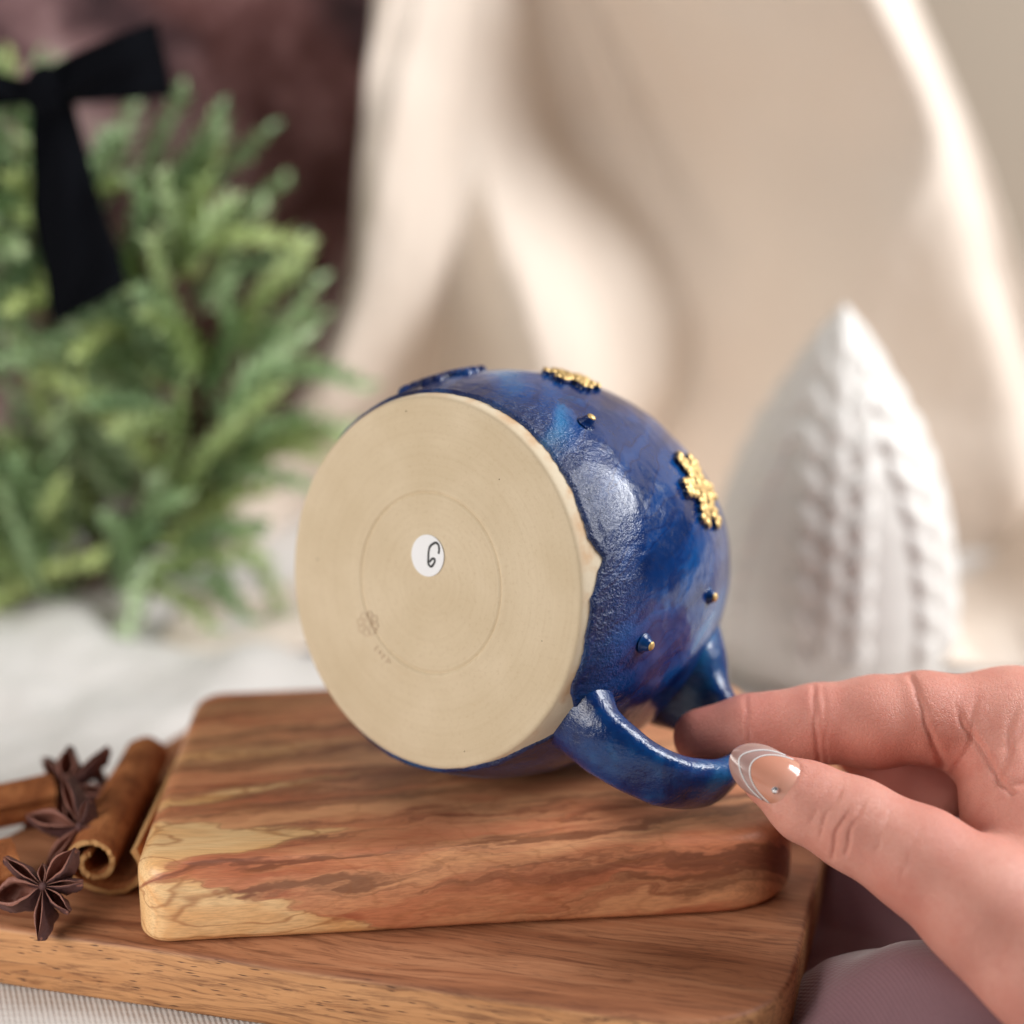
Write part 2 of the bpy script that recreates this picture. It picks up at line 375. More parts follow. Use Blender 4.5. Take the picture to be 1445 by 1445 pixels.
# mottled backdrop board behind the wreath
def backdrop():
    nx, nz = 40, 40; v = []
    for yb in (33.5, 34.7):
        for i in range(nx):
            for j in range(nz):
                x = -46 + 42.2 * i / (nx - 1); z = -3.4 + 40 * j / (nz - 1)
                v.append((x, yb + (fbm(x * .12, z * .12) * .25 if yb < 34 else 0), z))
    f = grid_faces(nx, nz); f2 = [q[::-1] for q in grid_faces(nx, nz, False, nx * nz)]
    sd = []
    for i in range(nx - 1):
        for j in (0, nz - 1): sd.append((i * nz + j, (i + 1) * nz + j, nx * nz + (i + 1) * nz + j, nx * nz + i * nz + j))
    for j in range(nz - 1):
        for i in (0, nx - 1): sd.append((i * nz + j, i * nz + j + 1, nx * nz + i * nz + j + 1, nx * nz + i * nz + j))
    o = obj('backdrop_board', v, f + f2 + sd, BACK, smooth=False)
    tag(o, 'dark mauve mottled plaster backdrop board standing behind the wreath', 'backdrop')
backdrop()

# white ribbed cloth the boards lie on
TZ = -3.6
def table_h(x, y):
    h = .35 * fbm(x * .09 + 3, y * .09, 0, 3) * sstep(6, 14, y + abs(x) * .1)
    # soft folds on the left, behind the spices
    k = sstep(-8.5, -12.5, x - .12 * y) * sstep(-2, 4, y)
    h += k * (.5 + .42 * math.sin(.62 * (y * .55 - x * .75)) + .5 * fbm(x * .22, y * .22))
    h += .6 * math.exp(-((y - 15 + .15 * (x + 10)) / 3.0) ** 2) * sstep(-3, -9, x)
    return h
def tablecloth():
    xs = np.concatenate([np.linspace(-45, -18, 28)[:-1], np.linspace(-18, 20, 150), np.linspace(20, 45, 26)[1:]])
    ys = np.concatenate([np.linspace(-24, -8, 24)[:-1], np.linspace(-8, 26, 130), np.linspace(26, 43, 20)[1:]])
    v = [(x, y, TZ - .03 + max(0, table_h(x, y))) for x in xs for y in ys]
    tag(obj('tablecloth', v, grid_faces(len(xs), len(ys)), TABLECLOTH), 'white ribbed cotton cloth spread under the wooden boards', 'tablecloth')
tablecloth()

# cream linen hung behind, with long folds radiating from the top
def curtain():
    Y0 = 27.0
    rows = [(-200, [545, 600, 675, 676, 715, 740, 1120, 1128, 1185, 1215]),
            (0, [530, 590, 660, 676, 750, 850, 1232, 1238, 1290, 1300]),
            (200, [512, 560, 655, 668, 805, 960, 1318, 1328, 1374, 1386]),
            (400, [492, 525, 634, 735, 965, 1060, 1205, 1372, 1438, 1452]),
            (560, [425, 440, 614, 775, 1003, 1015, 1120, 1425, 1500, 1520]),
            (700, [335, 345, 604, 800, 930, 965, 1060, 1450, 1560, 1590]),
            (950, [290, 300, 600, 810, 905, 940, 1060, 1480, 1620, 1680])]
    slopes = [-.45, 1.05, -1.05, 1.1, -.42, -1.2, -.22, .62, -1.0]
    ry = np.array([r[0] for r in rows]); rb = np.array([r[1] for r in rows], float)
    kk = cr(np.column_stack([ry, rb]), 40)
    nzv, npool, nx = 96, 44, 260; nz = nzv + npool; V = []
    for k in range(nz):
        y = -200 + 1010 * min(k, nzv - 1) / (nzv - 1); q = max(0, k - nzv + 1) / npool
        yb_ = y + 140 * q
        b = np.array([np.interp(yb_, kk[:, 0], kk[:, i + 1]) for i in range(rb.shape[1])])
        bx = np.array([on_y(v_, y, Y0)[0] for v_ in b]); z = on_y(b[0], y, Y0)[2]
        x = np.linspace(bx[0], bx[-1], nx)
        wd_ = .30; h = slopes[0] * x
        for q_ in range(1, len(slopes)):
            tt = (x - bx[q_]) / wd_
            h = h + (slopes[q_] - slopes[q_ - 1]) * wd_ * np.logaddexp(0, tt)
        fan = (x + 1.5) / (26.0 - z)                 # creases that spread from the top of the cloth
        h = h + sstep(11, 5, x) * (.13 * np.sin(fan * 21 + .6) + .08 * np.sin(fan * 43 + 2.0 + .5 * np.sin(z * .2)) + .03 * np.sin(fan * 90 + .8 * np.sin(z * .3)))
        h = h - h.mean(); h *= 1.1; h -= np.linspace(h[0], h[-1], nx); h += .07 * (x - x.mean())
        for i in range(nx):
            e = .12 * fbm(x[i] * .35, z * .22, 5) + .07 * fbm((x[i] - z * .35) * 1.1, (z + x[i] * .3) * .25, 8)
            if q == 0: V.append((x[i], Y0 + h[i] + e, z))
            else:
                zz = z + (TZ + .25 - z) * math.sin(min(1, q * 1.25) * math.pi / 2)
                zz += 4.2 * math.exp(-((x[i] - 21.0) / 1.9) ** 2) * sstep(0, .25, q)  # unseen heap past the right edge, added to shade the cloth beside it
                zz += max(0, q) * (.45 + .55 * math.sin(x[i] * .55 + q * 5) * math.sin(q * 3.1) + .5 * fbm(x[i] * .22, q * 2.5, 9)) - .9 * max(0, q - .85) / .15 * .6
                V.append((x[i], Y0 + h[i] * (1 - .8 * min(1, q * 1.6)) + e - 12.0 * q ** 1.3, max(TZ + .12, zz)))
    f = grid_faces(nz, nx)
    o = obj('cream_drape', V, f, CREAMCLOTH)
    md = o.modifiers.new('thickness', 'SOLIDIFY'); md.thickness = .12 * S
    tag(o, 'cream linen cloth hanging in long diagonal folds behind the blue mug', 'drape')
curtain()

# ================================================================== BOARDS
def rounded_poly(corners, radii, n=10):
    out = []; m = len(corners); P = [np.array(c, float) for c in corners]
    for i in range(m):
        a, b, c = P[i - 1], P[i], P[(i + 1) % m]
        u = (a - b) / np.linalg.norm(a - b); w = (c - b) / np.linalg.norm(c - b)
        half = math.acos(np.clip(u @ w, -1, 1)) / 2; t = radii[i] / math.tan(half)
        ctr = b + (u + w) / np.linalg.norm(u + w) * radii[i] / math.sin(half)
        s0, s1 = b + u * t - ctr, b + w * t - ctr
        a0 = math.atan2(s0[1], s0[0]); a1 = math.atan2(s1[1], s1[0]); d = (a1 - a0 + math.pi) % (2 * math.pi) - math.pi
        for k in range(n + 1): aa = a0 + d * k / n; out.append(ctr + radii[i] * np.array([math.cos(aa), math.sin(aa)]))
    # resample evenly
    Q = np.array(out + [out[0]]); L = np.concatenate([[0], np.cumsum(np.linalg.norm(np.diff(Q, axis=0), axis=1))])
    s = np.linspace(0, L[-1], 260, endpoint=False)
    return np.stack([np.interp(s, L, Q[:, 0]), np.interp(s, L, Q[:, 1])], 1)
def slab(name, outline, z0, z1, ft, fb, mat, wob=0.0):
    n = len(outline); tang = np.roll(outline, -1, 0) - np.roll(outline, 1, 0)
    nrm = np.stack([tang[:, 1], -tang[:, 0]], 1); nrm /= np.linalg.norm(nrm, axis=1)[:, None]     # outward for CCW
    prof = [(fb * (1 - math.sin(a)), z0 + fb * (1 - math.cos(a))) for a in np.linspace(0, math.pi / 2, 6)]
    prof += [(ft * (1 - math.cos(a)), z1 - ft * (1 - math.sin(a))) for a in np.linspace(0, math.pi / 2, 8)]
    ctr = outline.mean(0)
    prof_in = [(ft + .08, z1), (ft + .2, z1)]
    V = []
    for ins, z in prof + prof_in:
        for i in range(n):
            p = outline[i] - nrm[i] * ins
            V.append((p[0], p[1], z + wob * fbm(p[0] * .35, p[1] * .35, z)))
    f = []; L = len(prof) + len(prof_in)
    for k in range(L - 1):
        for i in range(n):
            j = (i + 1) % n; f.append((k * n + i, k * n + j, (k + 1) * n + j, (k + 1) * n + i))
    f.append(tuple(range(n))[::-1]); f.append(tuple((L - 1) * n + i for i in range(n)))
    return obj(name, V, f, mat)
low = slab('serving_board', rounded_poly([(-14.9, -3.66), (5.55, -9.05), (9.7, 6.0), (-8.2, 9.3)], [1.0, 2.7, 2.0, 2.0]), -3.6, -2.0, .16, .2, MANGO, .02)
tag(low, 'large porous light brown wooden board lowest, under the olive wood board', 'serving board')
top = slab('olive_wood_board', rounded_poly([(-8.52, -5.38), (6.85, -3.72), (6.5, 6.6), (-8.72, 5.0)], [.75, 2.1, 2.0, .9]), -1.985, 0.0, .42, .22, OLIVE, .015)
tag(top, 'small thick olive wood board with cream streaks carrying the blue mug', 'cutting board')

# ================================================================== MUG
MC = CAM + .956 * (np.array([-2.02167, -.04120, 4.87176]) - CAM)
AX = np.array([0.60549582, 0.77621697, -0.1756759]); ph = 37.95636868 * math.pi / 180
E1 = np.array([math.cos(ph), -math.sin(ph), 0]); E2 = np.cross(E1, AX); E2 /= np.linalg.norm(E2)
MM = Matrix((( *E1, ), ( *(-E2), ), ( *AX, ))).transposed()
mug = empty('mug', MC); mug.rotation_euler = MM.to_euler()
tag(mug, 'cobalt blue stoneware mug lying on its side, bare clay base to the front', 'mug')
def ml(t, r, g): return (r * math.cos(g), -r * math.sin(g), t)          # mug-local point
def tolocal(P): d = np.asarray(P) - MC; return np.array([d @ E1, -(d @ E2), d @ AX])
def rb(t): return 4.388 + .382 * t - .0639 * t * t
def on_base(px, py, off=0.0):
    v = ray(px, py); k = ((MC - AX * off - CAM) @ AX) / (v @ AX); return tolocal(CAM + v * k)

def clay_part():
    G = 2.11
    prof = [(0, .02), (.5, .02), (1.0, .02), (1.6, .015), (G - .10, .01), (G - .05, .01), (G - .02, .035), (G, .045), (G + .02, .035), (G + .045, 0.0), (G + .07, -.006), (G + .14, .004),
            (2.8, 0), (3.4, 0), (3.9, 0), (4.15, 0), (4.25, .003), (4.30, .012), (4.335, .035), (4.36, .08), (rb(.15) - .05, .15), (rb(.3) - .045, .3), (rb(.5) - .045, .5), (rb(.8) - .05, .8), (rb(1.2) - .07, 1.2)]
    n = 256; V = []
    for i in range(n):
        g = 2 * math.pi * i / n
        for j, (r, t) in enumerate(prof):
            w = .012 * fbm(math.cos(g) * 2.2, math.sin(g) * 2.2, t * 2) if r > 4.2 else .004 * fbm(r * math.cos(g) * .6, r * math.sin(g) * .6)
            V.append(ml(t + w, r * (1 + (.0025 * fbm(math.cos(g) * 1.5, math.sin(g) * 1.5, 7) if r > 3.9 else 0)), g))
    return obj('clay_base', V, [q[::-1] for q in grid_faces(n, len(prof), True)], CLAY, mug)
clay_part()

# glaze: starts along a wavy line, ends over the lip and lines the inside
gk = [(-180, .34), (-140, .30), (-115, .18), (-95, .04), (-75, .03), (-62, .06), (-54, .14), (-46, .22), (-41, .44), (-36, .70), (-31, .74), (-26, .50), (-22, .26), (-15, .17), (-9, .20), (-4, .15), (2, .22), (7, .20), (11, .36), (14.5, .44), (18, .60), (20.5, .46), (24, .30), (32, .28), (45, .32), (62, .30), (80, .26), (105, .20), (130, .28), (150, .32), (180, .34)]
def glaze_line(gd):
    g = (gd + 180) % 360 - 180
    return float(np.interp(g, [q[0] for q in gk], [q[1] for q in gk])) + (.045 * fbm(g * .12, 3.1) + .022 * fbm(g * .5, 8.1)) * sstep(-110, -60, g) * sstep(130, 90, g)
LIP = 8.0
def glaze_part():
    n = 420; V = []
    ts = np.concatenate([[0, .012, .03, .06, .10, .16, .24, .35, .5], np.linspace(.7, LIP - .1, 44)])
    inner = [(LIP - .02, -.03), (LIP + .05, -.12), (LIP + .03, -.22), (LIP - .08, -.32), (LIP - .6, -.36), (6.5, -.38), (5, -.4), (3.5, -.4), (2, -.42), (1.2, -.6), (.8, -1.2), (.7, -2.4), (.68, -4.2)]
    for i in range(n):
        g = 2 * math.pi * i / n; t0 = glaze_line(math.degrees(g))
        row = []
        for j, t in enumerate(ts):
            tt = t0 + t * (LIP - .1 - t0) / (LIP - .1)
            bead = .045 * math.sqrt(min(1, t / .05)) + .025 * math.exp(-((t - .09) / .08) ** 2)
            if t == 0: bead = -.055
            w = .030 * fbm(math.cos(g) * 2.4, math.sin(g) * 2.4, tt * .55, 3) + (.012 * fbm(math.cos(g) * 16, math.sin(g) * 16, tt * 3.0, 3) * (1 - min(1, tt / 3)))
            row.append(ml(tt, rb(tt) - .045 + bead + (w if t > 0 else 0), g))
        for t, dr in inner: row.append(ml(t, max(.001, rb(t) + dr), g))
        V += row
    return obj('glaze', V, [q[::-1] for q in grid_faces(n, len(ts) + len(inner), True)], GLAZE, mug)
glaze_part()

def handle_part():
    ga = math.radians(-31.5)
    ctl = [(1.30, 4.0), (1.12, 4.6), (1.05, 5.25), (1.45, 6.15), (2.15, 6.85), (3.2, 7.2), (4.2, 7.15), (5.0, 6.7), (5.5, 5.95), (5.65, 5.2), (5.75, 4.6), (5.8, 3.9)]
    wid = [2.4, 1.9, 1.6, 1.45, 1.4, 1.42, 1.45, 1.5, 1.6, 1.85, 2.6, 3.2]
    thk = [1.5, 1.2, .90, .72, .66, .64, .64, .66, .74, .95, 1.6, 2.3]
    K = cr([(*a, b, c) for a, b, c in zip(ctl, wid, thk)], 9)
    T = np.gradient(K[:, :2], axis=0); T /= np.linalg.norm(T, axis=1)[:, None]
    h = np.array(ml(0, 1, ga)); nn = np.array(ml(0, 1, ga + math.pi / 2)); ns = 40; V = []
    for k in range(len(K)):
        c = h * K[k, 1] + np.array([0, 0, K[k, 0]]); o2 = np.array([T[k, 1], -T[k, 0]])    # in-plane normal (t, rho)
        o3 = h * o2[1] + np.array([0, 0, o2[0]])
        for q in range(ns):
            a = 2 * math.pi * q / ns; ca, sa = math.cos(a), math.sin(a)
            e = .74
            x = abs(ca) ** e * math.copysign(1, ca) * K[k, 2] / 2; y = abs(sa) ** e * math.copysign(1, sa) * K[k, 3] / 2
            p = c + nn * x + o3 * y
            V.append(p + (nn * ca + o3 * sa) * .02 * fbm(p[0] * 1.4, p[1] * 1.4, p[2] * 1.4))
    f = grid_faces(len(K), ns); f += [(i * ns + ns - 1, (i + 1) * ns + ns - 1, (i + 1) * ns, i * ns) for i in range(len(K) - 1)]
    return obj('handle', V, f, GLAZEH, mug)
handle_part()

def flake_sdf(u, v):
    d = np.hypot(u, v) - .25
    for k in range(6):
        a = math.pi / 3 * k; c, s_ = math.cos(a), math.sin(a)
        x = u * c + v * s_; y = -u * s_ + v * c
        xx = np.clip(x, 0, .78); d = np.minimum(d, np.hypot(x - xx, y) - .07)
        for bx, by, br in ((.50, .17, .10), (.50, -.17, .10), (.74, .15, .10), (.74, -.15, .10), (.97, .13, .105), (.97, -.13, .105)):
            d = np.minimum(d, np.hypot(x - bx, y - by) - br)
    return d
def snowflake(t0, gd, rot, sc=1.0, lustre=True):
    n = 74; g0 = math.radians(gd); ax = np.linspace(-1.18, 1.18, n)
    U, Vv = np.meshgrid(ax, ax, indexing='ij'); c, s_ = math.cos(rot), math.sin(rot)
    D = flake_sdf(U * c + Vv * s_, -U * s_ + Vv * c)
    def build(name, thr, hfun, mat, parent):
        keep = -np.ones((n, n), int); V = []; F_ = []
        H = hfun(D)
        for i in range(n):
            for j in range(n):
                if D[i, j] < thr + .04:
                    keep[i, j] = len(V); t = t0 + Vv[i, j] * sc; r = rb(t) + H[i, j]
                    V.append(ml(t, r, g0 + U[i, j] * sc / rb(t)))
        for i in range(n - 1):
            for j in range(n - 1):
                q = (keep[i, j], keep[i + 1, j], keep[i + 1, j + 1], keep[i, j + 1])
                if min(q) >= 0: F_.append(q[::-1])
        return obj(name, V, F_, mat, parent)
    blue = lambda d: .02 + .12 * np.sqrt(np.clip((.05 - d) / .10, 0, 1)) - .12 * sstep(.04, .09, d)
    gold = lambda d: .060 + .115 * np.sqrt(np.clip((.06 - d) / .10, 0, 1))
    b = build('snowflake', .06, blue, GLAZEH, mug)
    if lustre: build('gold_lustre', .004, gold, GOLD, b)
    return b
snowflake(5.05, 34, .52, .96)
snowflake(3.45, 79, .35, .66)
snowflake(1.95, 112, .1, lustre=False)
def bead(t, gd, r=.17, h=.21):
    g = math.radians(gd); c = np.array(ml(t, rb(t) + .005, g)); o = np.array(ml(0, 1, g)); u = np.array([0, 0, 1.0]); w = np.cross(o, u)
    def dome(pr, name, mat, par):
        V = []
        for rr, hh in pr:
            for k in range(16): a = 2 * math.pi * k / 16; V.append(c + o * hh + (u * math.cos(a) + w * math.sin(a)) * rr)
        return obj(name, V, grid_faces(len(pr), 16) + [(i * 16 + 15, (i + 1) * 16 + 15, (i + 1) * 16, i * 16) for i in range(len(pr) - 1)], mat, par)
    b = dome([(r * 1.5, -.02), (r * 1.1, .03), (r * .95, .09), (r * .8, h * .62), (r * .62, h * .84), (r * .3, h * .96), (.001, h)], 'glaze_bead', GLAZEH, mug)
    dome([(r * .62, h * .80), (r * .66, h * .86), (r * .5, h * .98), (r * .25, h * 1.04), (.001, h * 1.05)], 'gold_tip', GOLD, b)
bead(1.9, 57.6); bead(1.93, -6.7); bead(4.6, 3.0)

# paper sticker with the handwritten 6
STICK = m_plain('sticker_paper', (.84, .84, .86), .55); INK = m_plain('black_ink', (.012, .012, .014), .5)
c6 = on_base(603.5, 784)
def sticker():
    V = []; n = 48
    for r, t in ((.492, .014), (.492, -.006), (.485, -.012), (.25, -.012)):
        for k in range(n): a = 2 * math.pi * k / n; V.append((c6[0] + r * math.cos(a), c6[1] + r * math.sin(a), t))
    f = [(i * n + k, i * n + (k + 1) % n, (i + 1) * n + (k + 1) % n, (i + 1) * n + k) for i in range(3) for k in range(n)] + [tuple(3 * n + k for k in range(n))]
    st = obj('sticker', V, [q[::-1] for q in f], STICK, mug, smooth=False)
    pts = [(852, 745), (862, 640), (845, 560), (795, 518), (730, 545), (672, 605), (650, 690), (642, 800), (638, 895), (648, 960), (695, 1003), (745, 962), (775, 880), (750, 843), (708, 858), (662, 915)]
    P = cr([on_base(560 + x / 14.45, 730 + y / 14.45, .013) for x, y in pts], 5)
    v, f = tube(P, .030, 8, ((0, 0, 1), .25)); obj('handwritten_six', v, f, INK, st)
sticker()
def maker_mark():
    CL = m_plain('pressed_clay', srgb(200, 177, 150), .85); parts = []
    def seg(pts, r=.018):
        P = np.array([on_base(440 + x / 7.225, 820 + y / 7.225, .002) for x, y in pts]); P = cr(P, 4) if len(P) > 2 else np.linspace(P[0], P[1], 4)
        parts.append(tube(P, r, 6, ((0, 0, 1), .5)))
    for k in range(8):              # rosette pressed across the ring
        a = 2 * math.pi * k / 8 + .2; cx, cy = 570 + 78 * math.cos(a), 435 + 92 * math.sin(a)
        seg([(cx + 28 * math.cos(b), cy + 34 * math.sin(b)) for b in np.linspace(0, 6.28, 9)], .014)
    seg([(570 + 30 * math.cos(b), 435 + 36 * math.sin(b)) for b in np.linspace(0, 6.28, 9)], .014)
    seg([(672, 655), (650, 685), (640, 695), (652, 708)]); seg([(690, 712), (680, 728), (694, 738), (704, 722), (692, 712)])
    seg([(742, 748), (722, 762), (710, 778), (716, 790)]); seg([(722, 770), (740, 766)]); seg([(772, 778), (782, 800), (796, 836)]); seg([(782, 800), (758, 818), (748, 832)])
    v, f = merge(parts); obj('maker_mark', v, f, CL, mug)
maker_mark()

# ================================================================== CERAMIC TREE
def ceramic_tree():
    base = np.array([10.75, 16.6, TZ]); Ht = 12.25
    pr = [(0, 3.55), (.12, 3.75), (.6, 3.95), (1.5, 4.08), (2.6, 4.05), (4.0, 3.85), (5.5, 3.55), (7.0, 3.02), (8.5, 2.34), (10.0, 1.52), (11.2, .82), (11.85, .36), (12.1, .17), (Ht, .001)]
    z = np.array([p[0] for p in pr]); r = np.array([p[1] for p in pr])
    nz, na = 190, 300; zz = np.concatenate([np.linspace(0, .6, 12)[:-1], np.linspace(.6, Ht, nz - 11)]); V = []
    rr = np.interp(zz, z, r); ker = np.exp(-np.linspace(-2, 2, 15) ** 2); ker /= ker.sum()
    rs = np.convolve(np.pad(rr, 7, mode='edge'), ker, mode='valid'); rs[:14] = rr[:14]; rs[-4:] = rr[-4:]
    a = np.linspace(0, 2 * math.pi, na, endpoint=False)
    A, Z = np.meshgrid(a, zz, indexing='ij'); R = np.broadcast_to(rs * 1.03, A.shape).copy()
    cols = 6; ph_ = 2 * math.pi / cols; disp = np.zeros_like(A)
    for c in range(cols):
        ac = -math.pi / 2 - .17 + ph_ * c; da = (A - ac + math.pi) % (2 * math.pi) - math.pi; s_ = da * R
        for k in range(9):
            zc = 1.5 + k * 1.12; 
            sc_ = min(1, np.interp(zc, zz, rs) / 2.4)
            for sg in (-1, 0, 1):
                x0, z0 = sg * .86 * sc_, zc + (.56 if sg == 0 else 0)
                dx, dz = s_ - x0, Z - z0; th = sg * .55
                u = dx * math.cos(th) - dz * math.sin(th); v = dx * math.sin(th) + dz * math.cos(th)
                w_ = .47 * sc_ * (1 - .35 * np.clip(v / .7, -1, 1))
                disp = np.maximum(disp, .26 * sc_ * np.sqrt(np.clip(1 - (u / w_) ** 2 - (v / .74) ** 2, 0, 1)))
    R = R + disp
    V = np.stack([R * np.cos(A), R * np.sin(A), Z], -1).reshape(-1, 3)
    f = grid_faces(na, len(zz), True); f.append(tuple(i * len(zz) for i in range(na))[::-1])
    o = obj('ceramic_tree', V, f, CERAM, loc=base)
    tag(o, 'white glossy ceramic cone tree with embossed leaf columns behind the hand', 'ornament')
ceramic_tree()

# ================================================================== WREATH AND BOW
def wreath():
    wc = np.array([-17.6, 20.4, 4.7]); lean = math.radians(8)
    w = empty('wreath', (wc[0], wc[1] - 1.2, TZ + .2)); base = np.array([wc[0], wc[1] - 1.2, TZ + .2])
    tag(w, 'green leafy wreath leaning upright on the white cloth at left', 'wreath')
    exr = np.array([1, 0, 0.0]); ezr = np.array([0, math.sin(lean), math.cos(lean)]); eyr = np.cross(ezr, exr)
    RM, RT_ = 6.6, 1.9
    ring = [wc - base + RM * (math.cos(a) * exr + math.sin(a) * ezr) for a in np.linspace(0, 2 * math.pi, 61)]
    v, f = tube(ring, .7, 10); obj('twig_ring', v, f, m_plain('twig', srgb(70, 50, 36), .9), w)
    meshes = []
    for q in range(6):
        L = random.uniform(3.0, 4.4); parts = []
        path = cr([(0, 0, 0), (.2, .1, L * .5), (random.uniform(-.5, .5), random.uniform(-.5, .5), L)], 5)
        parts.append(tube(path, np.linspace(.07, .03, len(path)), 5))
        nl = 56
        for k in range(nl):
            t = .02 + .98 * k / (nl - 1); p = path[min(len(path) - 1, int(t * (len(path) - 1)))]
            az = k * 2.4 + random.uniform(-.3, .3); el = random.uniform(.75, 1.2)
            d = np.array([math.cos(az) * math.cos(el), math.sin(az) * math.cos(el), math.sin(el)]); ln = random.uniform(.6, 1.0) * (1.1 - .35 * t); wd = ln * .17
            sd = np.cross(d, [0, 0, 1.0]); sd /= np.linalg.norm(sd); up = np.cross(sd, d)
            lv = [p, p + d * ln * .35 + sd * wd + up * .05, p + d * ln * .75 + sd * wd * .75 + up * .04, p + d * ln, p + d * ln * .75 - sd * wd * .75 + up * .04, p + d * ln * .35 - sd * wd + up * .05, p + d * ln * .5 - up * .05]
            parts.append((np.array(lv), [(0, 1, 6), (1, 2, 6), (2, 3, 6), (3, 4, 6), (4, 5, 6), (5, 0, 6)]))
        meshes.append(merge(parts))
    me = []
    for v, f in meshes:
        m = bpy.data.meshes.new('sprig'); m.from_pydata((v * S).tolist(), [], f); m.materials.append(LEAF)
        m.polygons.foreach_set('use_smooth', [True] * len(f)); me.append(m)
    N = 285
    for k in range(N):
        a = 2 * math.pi * (k + random.uniform(-.4, .4)) / N; b = random.uniform(-.7, 3.9)
        rad = math.cos(a) * exr + math.sin(a) * ezr; tan = -(-math.sin(a) * exr + math.cos(a) * ezr)
        if math.cos(a) < 0: pass
        out = math.cos(b) * rad - math.sin(b) * eyr * 1.0
        p = wc - base + RM * rad + out * RT_ * random.uniform(.35, .9)
        updir = np.array([0, 0, 1.0])
        d = out * random.uniform(.5, 1.0) + tan * random.uniform(-.35, .5) + updir * random.uniform(.1, 1.1) + rng.normal(0, .18, 3)
        d = d / np.linalg.norm(d)
        if p[1] + base[1] + d[1] * 4.2 < 17.6: d[1] = min(.3, (17.6 - p[1] - base[1]) / 4.2)      # trimmed short on the side of the bow
        o = bpy.data.objects.new('sprig', me[k % len(me)]); COL.objects.link(o); o.parent = w
        o.location = Vector(p) * S; o.rotation_euler = Vector(d).to_track_quat('Z', 'Y').to_euler()
        s = random.uniform(.95, 1.28); o.scale = (s, s, s)
    return wc
wreath()
def bow():
    Yb = 16.4
    k0 = on_y(72, 128, Yb); root = empty('ribbon_bow', k0)
    tag(root, 'black fabric ribbon bow tied on the top of the green wreath', 'bow')
    def ribbon(name, px, depth, thick=.10, loop=False):
        # px: list of (upper/left edge px, lower/right edge px); depth offset per station
        A = cr([np.concatenate([on_y(*a, Yb + d), on_y(*b, Yb + d)]) for (a, b), d in zip(px, depth)], 8)
        n = len(A); m = 9; V = []
        for side in (0, 1):
            for i in range(n):
                for j in range(m):
                    t = j / (m - 1); p = A[i, :3] * (1 - t) + A[i, 3:] * t
                    cv = .25 * math.sin(math.pi * t) + .16 * math.sin(3 * math.pi * t + i * .25) + .10 * math.sin(7 * t + i * .5)
                    V.append(p - k0 + np.array([0, side * thick - cv, 0]))
        f = grid_faces(n, m) + [q[::-1] for q in grid_faces(n, m, False, n * m)]
        o = n * m
        for i in range(n - 1):
            for j in (0, m - 1): f.append((i * m + j, (i + 1) * m + j, o + (i + 1) * m + j, o + i * m + j))
        for j in range(m - 1):
            for i in (0, n - 1): f.append((i * m + j, i * m + j + 1, o + i * m + j + 1, o + i * m + j))
        return obj(name, V, f, VELVET, root)
    ribbon('bow_loop', [((60, 100), (62, 152)), ((110, 72), (115, 145)), ((175, 45), (180, 140)), ((222, 28), (246, 136))], [0, -.6, -.9, -.4])
    ribbon('bow_loop', [((246, 136), (222, 28)), ((180, 142), (172, 50)), ((70, 150), (68, 102))], [.2, .9, .4])
    ribbon('bow_loop', [((82, 104), (80, 152)), ((20, 108), (20, 150)), ((-60, 80), (-60, 160)), ((-110, 60), (-118, 165))], [0, -.6, -.8, -.2])
    ribbon('tail', [((46, 140), (104, 140)), ((44, 230), (122, 220)), ((46, 320), (150, 300)), ((62, 400), (176, 380)), ((76, 462), (180, 404))], [-.2, -.5, -.3, 0, .1])
    v, f = ellipsoid((0, -.5, 0), (.75, .55, .85)); obj('knot', v, f, VELVET, root)
bow()

# ================================================================== SPICES
def cinnamon(p0, p1, prof, label, mat_end=True, seed=0):
    p0, p1 = np.array(p0, float), np.array(p1, float); d = p1 - p0; L = np.linalg.norm(d); d /= L
    xa = np.cross(d, [0, 0, 1.0]); xa /= np.linalg.norm(xa); za = np.cross(xa, d)
    prof = np.array(prof); n = len(prof); T = np.gradient(prof, axis=0); T /= np.linalg.norm(T, axis=1)[:, None]; Nn = np.stack([-T[:, 1], T[:, 0]], 1)
    m = 46; V = []
    for side in (-1, 1):
        for i in range(m):
            s = L * i / (m - 1)
            for j in range(n):
                th = .065 + .018 * fbm(j * .25, s * .4, seed)
                q = prof[j] + Nn[j] * th * side * (1.0 + .03 * fbm(s * .5, j * .1, seed)) + .03 * np.array([fbm(s * .3, seed, 1), fbm(s * .3, seed, 2)])
                e = 0.0
                if i == 0: e = .07 * fbm(j * .45, seed, side * .2) - .03
                if i == m - 1: e = .08 * fbm(j * .45, seed + 4, side * .2)
                V.append(xa * q[0] + za * q[1] + d * (s + e))
    f = grid_faces(m, n) + [q[::-1] for q in grid_faces(m, n, False, m * n)]; o = m * n; nb = len(f)
    for i in range(m - 1):
        for j in (0, n - 1): f.append((i * n + j, (i + 1) * n + j, o + (i + 1) * n + j, o + i * n + j))
    for j in range(n - 1):
        for i in (0, m - 1): f.append((i * n + j, i * n + j + 1, o + i * n + j + 1, o + i * n + j))
    ob = obj('cinnamon_stick', V, f, BARK, loc=p0); ob.data.materials.append(BARKEND)
    for k in range(nb, len(f)): ob.data.polygons[k].material_index = 1
    bm = bmesh.new(); bm.from_mesh(ob.data); bmesh.ops.recalc_face_normals(bm, faces=bm.faces); bm.to_mesh(ob.data); bm.free()
    md = ob.modifiers.new('edge', 'EDGE_SPLIT'); md.split_angle = math.radians(50)
    tag(ob, label, 'cinnamon stick', 'cinnamon sticks on the lower board')
def scroll(r0, r1, a0, a1, n=54):
    a = np.linspace(a0, a1, n); r = np.linspace(r0, r1, n); return np.stack([r * np.cos(a), r * np.sin(a)], 1)
